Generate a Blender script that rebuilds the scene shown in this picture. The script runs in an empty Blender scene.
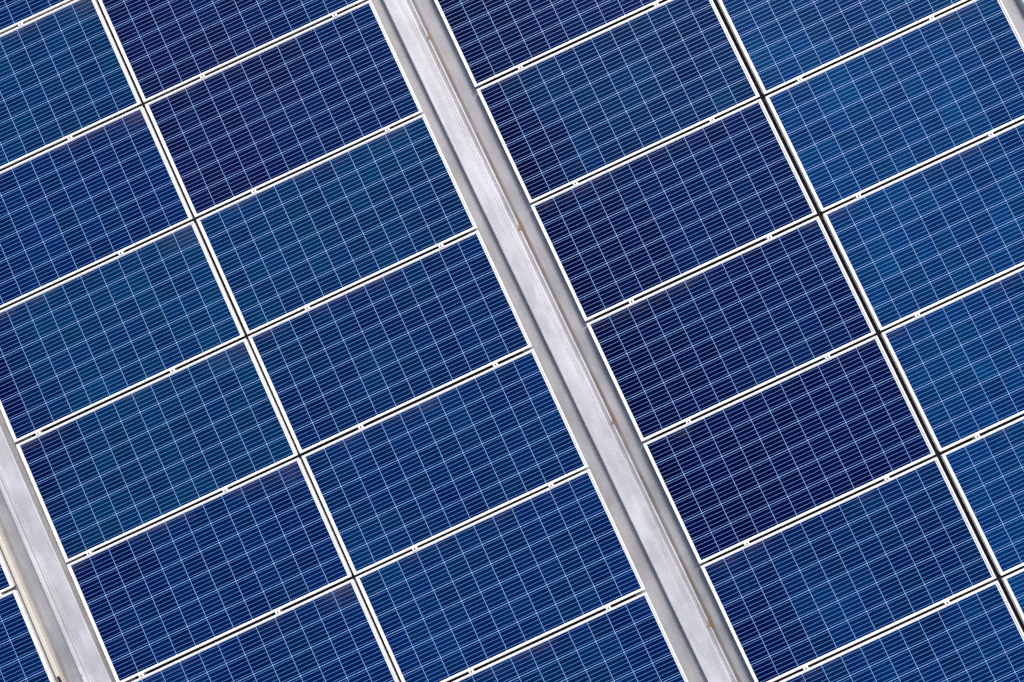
import bpy, bmesh, math, random
from mathutils import Matrix, Vector
random.seed(11)
SC = bpy.context.scene
COL = SC.collection

# ---------------------------------------------------------------- camera, sky, sun, exposure
TOP = 0.066                                   # height of the panel frames' top face above the roof sheet
cam_data = bpy.data.cameras.new('camera')
cam_data.sensor_fit = 'HORIZONTAL'; cam_data.sensor_width = 36.0
cam_data.lens = 36.0 * 1000.0 / 1024.0
cam_data.clip_start = 0.1; cam_data.clip_end = 500.0
cam = bpy.data.objects.new('camera', cam_data); COL.objects.link(cam)
CAM_LOC = Vector((-0.34352, -1.41356, 7.66337 + TOP))
CAM_ROT = Matrix(((0.906932, 0.421276, 0.000710), (-0.420294, 0.904930, -0.066746), (-0.028761, 0.060235, 0.997770)))
cam.matrix_world = Matrix.Translation(CAM_LOC) @ CAM_ROT.to_4x4()
SC.camera = cam

SUN_EL, SUN_AZ = math.radians(48), math.radians(50)       # azimuth counted from +x towards +y
world = bpy.data.worlds.new('World'); SC.world = world; world.use_nodes = True
wn = world.node_tree; bg = wn.nodes['Background']
sky_node = wn.nodes.new('ShaderNodeTexSky'); sky_node.sky_type = 'NISHITA'; sky_node.sun_disc = False
sky_node.sun_elevation = SUN_EL; sky_node.sun_rotation = math.pi / 2 - SUN_AZ
sky_node.dust_density = 3.0; sky_node.air_density = 0.6
wn.links.new(sky_node.outputs[0], bg.inputs[0]); bg.inputs[1].default_value = 0.15

sun_data = bpy.data.lights.new('sun', 'SUN'); sun_data.energy = 1.5; sun_data.angle = math.radians(18)
sun_data.color = (1.0, 0.95, 0.88)
sun = bpy.data.objects.new('sun', sun_data); COL.objects.link(sun)
sdir = Vector((math.cos(SUN_EL) * math.cos(SUN_AZ), math.cos(SUN_EL) * math.sin(SUN_AZ), math.sin(SUN_EL)))
sun.rotation_euler = sdir.to_track_quat('Z', 'Y').to_euler(); sun.location = sdir * 30

SC.view_settings.view_transform = 'Standard'; SC.view_settings.look = 'None'
SC.view_settings.gamma = 1.0; SC.view_settings.exposure = 0.52
SC.render.film_transparent = False
SC.cycles.pixel_filter_type = 'BLACKMAN_HARRIS'; SC.cycles.filter_width = 1.35
SC.cycles.use_denoising = False
SC.cycles.max_bounces = 6; SC.cycles.diffuse_bounces = 3; SC.cycles.glossy_bounces = 3

# ---------------------------------------------------------------- node helpers
class Mat:
    def __init__(self, name):
        self.m = bpy.data.materials.new(name); self.m.use_nodes = True
        self.t = self.m.node_tree; self.b = self.t.nodes['Principled BSDF']
    def n(self, kind, **kw):
        x = self.t.nodes.new(kind)
        for k, v in kw.items(): setattr(x, k, v)
        return x
    def link(self, a, b): self.t.links.new(a, b)
    def put(self, sock, v):
        if hasattr(v, 'links') or isinstance(v, bpy.types.NodeSocket): self.link(v, sock)
        else: sock.default_value = v
    def math(self, op, a, b=0.0, c=None):
        x = self.n('ShaderNodeMath', operation=op)
        self.put(x.inputs[0], a); self.put(x.inputs[1], b)
        if c is not None: self.put(x.inputs[2], c)
        return x.outputs[0]
    def step(self, v, lo, hi, a=0.0, b=1.0):
        x = self.n('ShaderNodeMapRange', interpolation_type='SMOOTHSTEP')
        self.put(x.inputs[0], v); x.inputs[1].default_value = lo; x.inputs[2].default_value = hi
        x.inputs[3].default_value = a; x.inputs[4].default_value = b
        return x.outputs[0]
    def noise(self, scale, detail=4.0, rough=0.55, vec=None, sx=1, sy=1):
        x = self.n('ShaderNodeTexNoise'); x.inputs['Scale'].default_value = scale
        x.inputs['Detail'].default_value = detail; x.inputs['Roughness'].default_value = rough
        if vec is None: vec = self.pos()
        if sx != 1 or sy != 1:
            mp = self.n('ShaderNodeMapping'); mp.inputs['Scale'].default_value = (sx, sy, 1)
            self.link(vec, mp.inputs[0]); vec = mp.outputs[0]
        self.link(vec, x.inputs['Vector'])
        return x.outputs[0]
    def pos(self):
        if not hasattr(self, '_p'): self._p = self.n('ShaderNodeNewGeometry').outputs['Position']
        return self._p
    def xyz(self):
        if not hasattr(self, '_s'):
            self._s = self.n('ShaderNodeSeparateXYZ'); self.link(self.pos(), self._s.inputs[0])
        return self._s.outputs
    def mix(self, f, a, b, blend='MIX'):
        x = self.n('ShaderNodeMix', data_type='RGBA', blend_type=blend)
        self.put(x.inputs[0], f)
        for s, v in ((x.inputs[6], a), (x.inputs[7], b)):
            if isinstance(v, bpy.types.NodeSocket): self.link(v, s)
            else: s.default_value = (v[0], v[1], v[2], 1)
        return x.outputs[2]
    def bump(self, h, strength=0.2, dist=0.001):
        x = self.n('ShaderNodeBump'); x.inputs['Strength'].default_value = strength; x.inputs['Distance'].default_value = dist
        self.link(h, x.inputs['Height']); self.link(x.outputs[0], self.b.inputs['Normal'])
    def set(self, **kw):
        for k, v in kw.items():
            s = self.b.inputs[k.replace('_', ' ')]
            if isinstance(v, bpy.types.NodeSocket): self.link(v, s)
            elif isinstance(v, tuple) and len(v) == 3: s.default_value = (*v, 1)
            else: s.default_value = v
        return self.m

# ---------------------------------------------------------------- layout of the array (metres, roof plane)
PL, PITCH, ROWGAP = 1.964, 1.012, 0.0190
PW = PITCH - ROWGAP
WALK = 0.4479
X1 = [(-0.224 - 2 * PL - 0.0230), (-0.224 - PL), 0.224, 0.224 + PL + 0.038]     # left ends of the four long columns
COLX = {0: -4.614 - PL, 1: X1[0], 2: X1[1], 3: X1[2], 4: X1[3]}
CELL, CPITCH = 0.1560, 0.15960
def row_y(k): return -(k - 3) * PITCH                                          # gap centre between rows

# ---------------------------------------------------------------- materials
def mat_cell():
    M = Mat('blue_silicon')
    oi = M.n('ShaderNodeObjectInfo')
    x, y, z = M.xyz()
    soft = M.noise(1.7, 3.0, 0.6)
    grain = M.noise(55, 3.0, 0.6)
    c = M.mix(M.step(soft, 0.35, 0.65, 0.0, 0.8), oi.outputs['Color'], M.mix(1.0, oi.outputs['Color'], (0.65, 0.62, 0.85), 'MULTIPLY'))
    c = M.mix(0.22, c, M.mix(1.0, c, M.mix(grain, (0.35, 0.35, 0.4), (1.8, 1.8, 1.7)), 'MULTIPLY'))
    c = M.mix(M.step(M.noise(4.5, 3.0, 0.6), 0.45, 0.7, 0.0, 0.5), c, M.mix(1.0, c, (1.0, 1.45, 1.15), 'MULTIPLY'))
    # dust that the rain leaves under the upper edge of each panel
    fy = M.math('FRACT', M.math('DIVIDE', M.math('SUBTRACT', row_y(0), y), PITCH))          # 0 at the upper edge of a panel
    edge = M.step(fy, 0.02, 0.13, 1.0, 0.0)
    fx = M.math('FRACT', M.math('DIVIDE', M.math('SUBTRACT', x, COLX[1]), PL + 0.0197))             # along a panel of the left bay
    corner = M.math('MULTIPLY', M.math('MULTIPLY', M.step(fx, 0.78, 0.98), M.step(fy, 0.03, 0.24, 1.0, 0.0)), M.step(x, COLX[2] - 0.02, COLX[2], 1.0, 0.0))
    patch = M.math('ADD', M.math('MULTIPLY', M.step(M.noise(2.3, 3.0, 0.6), 0.42, 0.72), edge), corner)
    d = M.math('MULTIPLY', M.math('MULTIPLY', patch, M.step(M.noise(7, 4.0, 0.6), 0.25, 0.7, 0.35, 1.0)), 0.30)
    d2 = M.math('MULTIPLY', M.step(M.noise(9, 5.0, 0.65), 0.5, 0.9), 0.006)
    c = M.mix(M.math('ADD', d, d2), c, (0.115, 0.080, 0.105))
    M.set(Base_Color=c, Roughness=0.5, Coat_Weight=0.22, Coat_Roughness=0.05, Coat_IOR=1.22)
    M.b.inputs['Specular IOR Level'].default_value = 0.0
    return M.m
def mat_plain(name, col, rough=0.45, metal=0.0, var=0.12, scale=14, coat=0.0):
    M = Mat(name)
    n = M.noise(scale, 5.0, 0.6)
    c = M.mix(n, tuple(v * (1 - var) for v in col), tuple(min(1, v * (1 + var)) for v in col))
    M.set(Base_Color=c, Roughness=rough, Metallic=metal, Coat_Weight=coat)
    return M.m
def mat_sheet(name, base, dirt_shade_lines, rust=None, streak=1.0):
    """weathered grey sheet metal; dirt_shade_lines: (x at y=-1, slope, x0, x1, amount) bands of brown dirt and painted shade along an edge"""
    M = Mat(name); x, y, z = M.xyz()
    blotch = M.noise(6.0, 5.0, 0.62, sy=0.45)
    fine = M.noise(70, 4.0, 0.7)
    run = M.noise(16, 3.0, 0.6, sx=1.0, sy=0.06)
    c = M.mix(M.step(blotch, 0.32, 0.7), tuple(v * 0.82 for v in base), tuple(min(1, v * 1.12) for v in base))
    c = M.mix(M.math('MULTIPLY', M.step(run, 0.5, 0.75), 0.30 * streak), c, (0.36, 0.34, 0.315))
    c = M.mix(M.math('MULTIPLY', M.step(fine, 0.58, 0.74), 0.38), c, (0.32, 0.31, 0.31))
    warm = M.noise(2.2, 2.0, 0.5)
    c = M.mix(M.math('MULTIPLY', M.step(warm, 0.45, 0.75), 0.20), c, (0.55, 0.50, 0.46))
    for xc, sl, a, b, amt in dirt_shade_lines:
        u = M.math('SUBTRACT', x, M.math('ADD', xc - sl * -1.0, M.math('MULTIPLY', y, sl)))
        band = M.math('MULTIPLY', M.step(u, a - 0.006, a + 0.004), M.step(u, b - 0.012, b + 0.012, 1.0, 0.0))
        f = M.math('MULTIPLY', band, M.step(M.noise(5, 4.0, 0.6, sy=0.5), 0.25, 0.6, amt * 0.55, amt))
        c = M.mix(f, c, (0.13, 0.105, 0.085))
    if rust:
        for (rx, ry, r) in rust:
            dx = M.math('SUBTRACT', x, rx); dy = M.math('MULTIPLY', M.math('SUBTRACT', y, ry), 0.42)
            dd = M.math('SQRT', M.math('ADD', M.math('MULTIPLY', dx, dx), M.math('MULTIPLY', dy, dy)))
            dd = M.math('ADD', dd, M.math('MULTIPLY', M.math('SUBTRACT', M.noise(60, 4.0, 0.7), 0.5), r * 2.6))
            c = M.mix(M.step(dd, r * 0.2, r, 0.8, 0.0), c, (0.20, 0.115, 0.06))
    M.set(Base_Color=c, Roughness=M.step(blotch, 0.2, 0.8, 0.42, 0.62), Metallic=0.15)
    M.bump(M.noise(5, 3.0, 0.5, sy=0.25), 0.25, 0.004)
    return M.m

CAP_SLOPE = -0.008
MID_X, LEFT_X, RIGHT_X = -0.1155, -4.2235, 4.345        # the caps' tall edge at y = -1
SCREW_Y = [1.545, -0.131, -1.790, -3.470]
def cap_x(x0, y): return x0 + CAP_SLOPE * (y + 1)
M_CELL = mat_cell()
M_RIBBON = mat_plain('tinned_ribbon', (0.095, 0.235, 0.54), 0.5, 0.0, 0.05, 30)  # blue sky reflection put into the grey ribbon's base colour
M_BACK = mat_plain('white_backsheet', (0.82, 0.82, 0.81), 0.35, 0.0, 0.05, 8, 0.2)
M_GAP_TINT = mat_plain('painted_blue_tint', (0.31, 0.53, 0.93), 0.4, 0.0, 0.06, 8, 0.0)  # added sheet: bluish light in the cell gaps painted as its colour
M_FRAME = mat_plain('anodised_aluminium', (0.84, 0.83, 0.81), 0.42, 0.05, 0.06, 10)
M_RAIL = mat_plain('mill_aluminium', (0.55, 0.55, 0.56), 0.4, 0.5, 0.1, 12)
M_BOLT = mat_plain('dark_steel', (0.06, 0.06, 0.065), 0.4, 0.6, 0.2, 40)
M_SCREW = mat_plain('rusty_steel', (0.33, 0.22, 0.14), 0.7, 0.2, 0.5, 90)
M_ZINC = mat_plain('zinc_screw', (0.45, 0.45, 0.45), 0.45, 0.4, 0.3, 60)
M_CREAM = mat_plain('cream_plastic', (0.60, 0.57, 0.485), 0.5, 0.0, 0.10, 9)
M_BLACK = mat_plain('black_plastic', (0.015, 0.015, 0.016), 0.5, 0.0, 0.2, 20)
M_DARK = mat_plain('dark_roof_membrane', (0.03, 0.03, 0.032), 0.8, 0.0, 0.25, 8)
M_ROOF = mat_sheet('weathered_roof_sheet', (0.335, 0.338, 0.352), [(MID_X, CAP_SLOPE, 0.198, 0.230, 0.95), (-4.21, 0.0, 0.0, 0.07, 0.55), (-4.545, 0.0, -0.01, 0.012, 0.4)],  # painted shade with dirt by the lip, painted panel shadow, band by conduit
                   [(cap_x(MID_X, y) + 0.210, y + 0.02, r) for y, r in zip(SCREW_Y, (0.020, 0.034, 0.028, 0.038))])
M_CAP = mat_sheet('galvanised_cap', (0.55, 0.552, 0.565), [], [(cap_x(MID_X, y) + 0.200, y, r) for y, r in zip(SCREW_Y, (0.012, 0.018, 0.014, 0.018))], 1.3)

# ---------------------------------------------------------------- mesh helpers
def mesh(name, verts, faces, mat, smooth=False):
    me = bpy.data.meshes.new(name); me.from_pydata(verts, [], faces); me.materials.append(mat)
    bm = bmesh.new(); bm.from_mesh(me); bmesh.ops.recalc_face_normals(bm, faces=bm.faces); bm.to_mesh(me); bm.free()
    if smooth:
        for p in me.polygons: p.use_smooth = True
    me.update(); return me
def link(name, me, parent=None, loc=(0, 0, 0), rotz=0.0):
    o = bpy.data.objects.new(name, me); COL.objects.link(o)
    o.location = loc; o.rotation_euler = (0, 0, rotz); o.parent = parent
    return o
def tag(o, label, cat, group=None):
    o['label'] = label; o['category'] = cat
    if group: o['group'] = group
    return o
def ring_loft(loops, close_ends=True):
    """loops of equal vertex count joined in order"""
    v, f, n = [], [], len(loops[0])
    for L in loops: v += L
    for a in range(len(loops) - 1):
        for i in range(n):
            j = (i + 1) % n
            f.append((a * n + i, a * n + j, (a + 1) * n + j, (a + 1) * n + i))
    if close_ends:
        f.append(tuple(range(n))[::-1]); f.append(tuple((len(loops) - 1) * n + i for i in range(n)))
    return v, f
def rect(w, h, z): return [(-w / 2, -h / 2, z), (w / 2, -h / 2, z), (w / 2, h / 2, z), (-w / 2, h / 2, z)]
def box_mesh(name, sx, sy, sz, mat, bev=0.0):
    if bev:
        v, f = ring_loft([rect(sx, sy, 0), rect(sx, sy, sz - bev), rect(sx - 2 * bev, sy - 2 * bev, sz)])
    else:
        v, f = ring_loft([rect(sx, sy, 0), rect(sx, sy, sz)])
    return mesh(name, v, f, mat)
def cyl_mesh(name, r, h, mat, n=10, socket=0.0):
    ring = lambda rr, z: [(rr * math.cos(2 * math.pi * i / n), rr * math.sin(2 * math.pi * i / n), z) for i in range(n)]
    L = [ring(r, 0), ring(r, h * 0.8), ring(r * 0.85, h)]
    if socket: L += [ring(r * socket, h), ring(r * socket, h * 0.35)]
    v, f = ring_loft(L); return mesh(name, v, f, mat)
def extrude_profile(name, prof, y0, y1, slope, mat, step=0.25, wob=0.0006):
    """open or closed (x, z) outline swept along y; the line may lean by slope, and the sheet is never quite true"""
    n = max(2, int((y1 - y0) / step)); loops = []
    rnd = random.Random(name)
    for i in range(n + 1):
        y = y0 + (y1 - y0) * i / n; w = rnd.uniform(-wob, wob)
        loops.append([(px + slope * y + w * 0.6, y, max(0.002, pz + (w if pz > 0.01 else 0))) for px, pz in prof])
    v, f = ring_loft(loops); return mesh(name, v, f, mat)

# ---------------------------------------------------------------- roof (setting)
roof = link('roof', mesh('roof', [(-13, -12, 0), (13, -12, 0), (13, 12, 0), (-13, 12, 0)], [(0, 1, 2, 3)], M_DARK))
roof['kind'] = 'structure'

# ---------------------------------------------------------------- sheet-metal ridge caps in the gaps between the bays
def cap(x0, flip, label, screws, screw_mat, wl, wr, y0=-8.5, y1=8.5):
    s = -1 if flip else 1
    # x measured from the tall edge; a stepped fold and a hemmed lip run along the other side
    prof = [(0.0, 0.0), (0.0, 0.049), (0.0015, 0.0525), (0.005, 0.0545), (0.016, 0.0555), (0.019, 0.0545), (0.080, 0.0560), (0.122, 0.0553), (0.124, 0.0572), (0.127, 0.0572), (0.129, 0.0552), (0.140, 0.0548), (0.142, 0.0562), (0.145, 0.0562), (0.147, 0.0546), (0.152, 0.0545), (0.157, 0.0525),
            (0.160, 0.0260), (0.164, 0.0235), (0.184, 0.0370), (0.187, 0.0420), (0.190, 0.0430), (0.199, 0.0425), (0.2015, 0.0400), (0.202, 0.002)]
    t = bpy.data.objects.new('ridge_cap', None); COL.objects.link(t); t.location = (x0, -1.0, 0)
    tag(t, label, 'ridge cap', 'grey sheet metal caps between the panel bays')
    link('cap_sheet', extrude_profile('cap_sheet' + label, [(s * px, pz) for px, pz in prof], y0, y1, CAP_SLOPE, M_CAP), t)
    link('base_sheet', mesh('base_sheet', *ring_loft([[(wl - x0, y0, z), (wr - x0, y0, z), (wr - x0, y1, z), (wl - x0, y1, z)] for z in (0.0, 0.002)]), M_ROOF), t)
    sm = cyl_mesh('screw', 0.0095, 0.008, screw_mat, 8)
    for y in screws:
        link('screw', sm, t, (s * 0.193 + CAP_SLOPE * (y + 1), y + 1, 0.0415))
    return t
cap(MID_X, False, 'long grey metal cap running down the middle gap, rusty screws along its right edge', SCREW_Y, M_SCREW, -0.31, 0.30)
cap(LEFT_X, True, 'grey metal cap in the lower left corner gap beside the cream conduit', [-0.13, -1.83], M_ZINC, -4.72, -4.06)
cap(RIGHT_X, False, 'grey metal sheet strip past the far-right panels at the upper right corner', [0.6], M_ZINC, 4.10, 4.72)

# ---------------------------------------------------------------- cream conduit beside the lower left panels
con = bpy.data.objects.new('conduit', None); COL.objects.link(con); con.location = (-4.580, -1.0, 0.002)
tag(con, 'cream plastic conduit running along the lower left corner panels', 'conduit')
link('conduit_body', extrude_profile('conduit_body', [(-0.016, 0), (-0.016, 0.043), (-0.014, 0.047), (-0.010, 0.049), (0.010, 0.049), (0.014, 0.047), (0.016, 0.043), (0.016, 0)], -7, 8, -0.002, M_CREAM, 0.4), con)
clip_me = mesh('clip', *ring_loft([rect(0.020, 0.050, 0.0), rect(0.020, 0.050, 0.008), rect(0.012, 0.036, 0.013)]), M_BLACK)
link('clip', clip_me, con, (0.008, -0.79, 0.049), 0.10)

# ---------------------------------------------------------------- solar panel meshes (shared)
FH, LIP = 0.036, 0.0150
def frame_mesh():
    b = 0.0012
    L = [rect(PL - 2 * 0.028, PW - 2 * 0.028, 0.0), rect(PL, PW - 0.018, 0.0), rect(PL, PW - 0.018, FH - 0.008), rect(PL, PW, FH - 0.004), rect(PL, PW, FH - b), rect(PL - 2 * b, PW - 2 * b, FH),
         rect(PL - 2 * LIP + 2 * b, PW - 2 * LIP + 2 * b, FH), rect(PL - 2 * LIP, PW - 2 * LIP, FH - b), rect(PL - 2 * LIP, PW - 2 * LIP, FH - 0.008)]
    v, f = ring_loft(L, False); return mesh('frame', v, f, M_FRAME)
ME_FRAME = frame_mesh()
ZB = FH - 0.0050
ME_BACK = mesh('backsheet', *ring_loft([rect(PL - 2 * LIP - 0.0004, PW - 2 * LIP - 0.0004, ZB - 0.004), rect(PL - 2 * LIP - 0.0004, PW - 2 * LIP - 0.0004, ZB)]), M_BACK)
ME_GAP_TINT = mesh('gap_tint_sheet', *ring_loft([rect(12 * CPITCH - 0.003, 6 * CPITCH - 0.003, ZB), rect(12 * CPITCH - 0.003, 6 * CPITCH - 0.003, ZB + 0.0005)]), M_GAP_TINT)
def cell_mesh():
    h, c, e = CELL / 2, 0.0022, CELL / 2 - 0.0002
    o = [(-h + c, -e), (h - c, -e), (h, -e + c), (h, e - c), (h - c, e), (-h + c, e), (-h, e - c), (-h, -e + c)]
    return mesh('cell', *ring_loft([[(x, y, 0) for x, y in o], [(x, y, 0.0008) for x, y in o]]), M_CELL)
ME_CELL = cell_mesh()
BUS_L = 12 * CPITCH - 0.006
ME_BUS = mesh('busbar', *ring_loft([rect(BUS_L, 0.0030, 0), rect(BUS_L, 0.0030, 0.0004)]), M_RIBBON)

# ---------------------------------------------------------------- which panels the photograph shows
RINV = CAM_ROT.transposed()
def project(x, y, z):
    q = RINV @ (Vector((x, y, z)) - CAM_LOC)
    return 512 + 1000 * q.x / -q.z, 341 - 1000 * q.y / -q.z
def shown(x0, x1, y0, y1, m=0):
    for i in range(13):
        for j in range(9):
            px, py = project(x0 + (x1 - x0) * i / 12, y0 + (y1 - y0) * j / 8, TOP)
            if -m <= px <= 1024 + m and -m <= py <= 682 + m: return True
    return False
panels = {}
for c, x0 in COLX.items():
    for k in range(-3, 12):
        vis = shown(x0, x0 + PL, row_y(k + 1), row_y(k))
        if vis or shown(x0, x0 + PL, row_y(k + 1), row_y(k), 70): panels[(c, k)] = vis

# cell colour of each panel with painted sky reflection (linear), by column and row
NAVY, BLUE, TEAL, BRIGHT, VIOLET = (0.0006, 0.0038, 0.041), (0.0, 0.0118, 0.066), (0.0, 0.0225, 0.076), (0.0, 0.0300, 0.112), (0.0034, 0.0046, 0.043)
INK = (0.0004, 0.0018, 0.026)
TONE = {(1, -1): BLUE, (1, 0): TEAL, (1, 1): BLUE, (1, 2): TEAL, (1, 3): TEAL, (1, 4): BLUE, (1, 5): BLUE,
        (2, -1): VIOLET, (2, 0): VIOLET, (2, 1): VIOLET, (2, 2): TEAL, (2, 3): BLUE, (2, 4): BLUE, (2, 5): BLUE, (2, 6): BLUE,
        (3, 0): NAVY, (3, 1): NAVY, (3, 2): BLUE, (3, 3): NAVY, (3, 4): NAVY, (3, 5): NAVY, (3, 6): BLUE, (3, 7): BLUE}
def tone(c, k):
    if c == 4: return BRIGHT
    return TONE.get((c, k), BLUE)
def lerp(a, b, t):
    t = max(0.0, min(1.0, t)); return tuple(p + (q - p) * t for p, q in zip(a, b))
def cell_tone(c, k, i, j, rnd, field):
    """cell colours differ, with uneven sky reflection painted in: one end of a panel is often darker than the other"""
    b = tone(c, k); n = field(i, j)
    if c == 3:
        if k == 2: b = lerp(INK, lerp(BLUE, TEAL, 0.4 + n), (i + n) / 2.6)
        elif k in (1, 3, 4): b = lerp(INK, lerp(NAVY, BLUE, 0.55 + n), (i + 2 * n) / (5.0 if k != 4 else 7.0))
        elif k == 5: b = lerp(INK, NAVY, i / 11 + n)
        elif k >= 6: b = lerp(NAVY, lerp(BLUE, BRIGHT, 0.25 + n), (i + 3 * n) / 3.5)
    elif c == 1:
        if k in (3, 4): b = lerp(NAVY, b, (i + 0.8 + 4 * n + 0.35 * (5 - j)) / (4.5 if k == 3 else 6.0))
        elif k == 2: b = lerp(NAVY, b, (i + 0.8 + 3 * n) / 3.6)
        else: b = lerp(b, lerp(BLUE, NAVY, 0.4), 0.5 * n + 0.1)
    elif c == 2:
        if k <= 1: b = lerp(b, BLUE, 0.12 * (i - 2) + n)
        elif k == 2: b = lerp(b, NAVY, 0.5 * max(0, (i - 7) / 4) * (1 - j / 6) + 0.4 * n)
        else: b = lerp(b, TEAL, 0.35 * (1 - i / 11) + n)
    elif c == 4:
        b = lerp(b, BLUE, 0.5 * n + (0.25 if i > 8 else 0.0) + 0.12)
    g = rnd.uniform(0.84, 1.16)
    return (b[0] * g, b[1] * g * rnd.uniform(0.90, 1.12), b[2] * g)
WORD = {NAVY: 'dark navy', BLUE: 'deep blue', TEAL: 'greenish blue', BRIGHT: 'bright blue', VIOLET: 'violet navy'}
CNAME = {0: 'bottom-left corner by cream conduit', 1: 'far-left column', 2: 'column left of central strip', 3: 'column right of central strip', 4: 'far-right column'}
ORD = ['first', 'second', 'third', 'fourth', 'fifth', 'sixth', 'seventh', 'eighth', 'ninth']
rank = {}
for c in COLX:
    ks = sorted(k for (cc, k), v in panels.items() if cc == c and v)
    for i, k in enumerate(ks): rank[(c, k)] = i

# ---------------------------------------------------------------- panels
for (c, k), vis in sorted(panels.items()):
    rnd = random.Random(c * 100 + k)
    x0 = COLX[c]
    t = bpy.data.objects.new('solar_panel', None); COL.objects.link(t)
    t.location = (x0 + PL / 2 + rnd.uniform(-0.0015, 0.0015), (row_y(k) + row_y(k + 1)) / 2 + rnd.uniform(-0.0016, 0.0016), TOP - FH + rnd.uniform(-0.0008, 0.0008))
    t.rotation_euler = (rnd.gauss(0, 0.0012), rnd.gauss(0, 0.0012), rnd.gauss(0, 0.0004))
    base = tone(c, k)
    if vis: lab = '%s solar panel, %s from top in %s' % (WORD[base], ORD[rank[(c, k)]], CNAME[c])
    else:
        edge = 'above the top' if row_y(k) > -1.0 else 'below the bottom'
        lab = 'solar panel, %s, just %s edge of view' % (CNAME[c], edge)
        if c == 0: lab = 'solar panel beside cream conduit, just %s edge of the view' % edge
    tag(t, lab, 'solar panel', 'blue solar panels on the roof')
    link('frame', ME_FRAME, t); link('backsheet', ME_BACK, t); link('gap_tint_sheet', ME_GAP_TINT, t)
    ph = [rnd.uniform(0, 6.28) for _ in range(4)]; f = rnd.uniform(0.92, 1.08)
    field = lambda i, j: 0.16 * math.sin(0.55 * i + 0.7 * j + ph[0]) + 0.14 * math.sin(0.9 * i - 0.8 * j + ph[1]) + 0.10 * math.sin(1.7 * i + 0.4 * j + ph[2])
    for i in range(12):
        for j in range(6):
            o = link('cell', ME_CELL, t, ((i - 5.5) * CPITCH, (j - 2.5) * CPITCH, ZB + 0.0005))
            q = cell_tone(c, k, i, j, rnd, field)
            o.color = (q[0] * f, q[1] * f, q[2] * f, 1)
    for j in range(6):
        for b in range(5):
            link('busbar', ME_BUS, t, (0, (j - 2.5) * CPITCH + (b - 2) * CELL / 5, ZB + 0.0013))

# ---------------------------------------------------------------- mounting rails and clamps
CLAMP = {0: (0.35, 0.935), 1: (0.100, 0.685), 2: (0.258, 0.840), 3: (0.198, 0.790), 4: (0.152, 0.725)}
RAILH = TOP - FH - 0.001
ME_RAIL = box_mesh('mounting_rail', 0.040, 13.0, RAILH, M_RAIL, 0.003)
ME_CLAMP = box_mesh('clamp_plate', 0.040, 0.030, 0.0030, M_FRAME, 0.001)
ME_STEM = box_mesh('clamp_stem', 0.030, 0.011, 0.034, M_FRAME)
ME_CBOLT = cyl_mesh('bolt', 0.0058, 0.004, M_BOLT, 10, 0.5)
SIDE = ('left', 'right')
for c in COLX:
    x0 = COLX[c]
    for s, fr in enumerate(CLAMP[c]):
        xr = x0 + fr * PL
        tag(link('mounting_rail', ME_RAIL, None, (xr, -0.5, 0)), 'aluminium rail glimpsed under the %s clamps of the %s' % (SIDE[s], CNAME[c]), 'rail', 'mounting rails under the panels')
        for k in range(-3, 12):
            if (c, k) in panels and (c, k - 1) in panels:
                px, py = project(xr, row_y(k), TOP)
                if not (-30 < px < 1054 and -30 < py < 712): continue
                r = rank.get((c, k - 1))
                inside = r is not None and (c, k) in rank
                if inside: lab = '%s clamp between %s and %s panels of %s' % (SIDE[s], ORD[r], ORD[r + 1], CNAME[c])
                else: lab = '%s clamp at the outermost joint of %s, just out of view' % (SIDE[s], CNAME[c])
                t = bpy.data.objects.new('panel_clamp', None); COL.objects.link(t)
                t.location = (xr + random.uniform(-0.004, 0.004), row_y(k), TOP + 0.0012)
                tag(t, lab, 'clamp', 'clamps holding the panels')
                link('clamp_plate', ME_CLAMP, t); link('clamp_stem', ME_STEM, t, (0, 0, -0.0345)); link('bolt', ME_CBOLT, t, (0, 0, 0.0030))
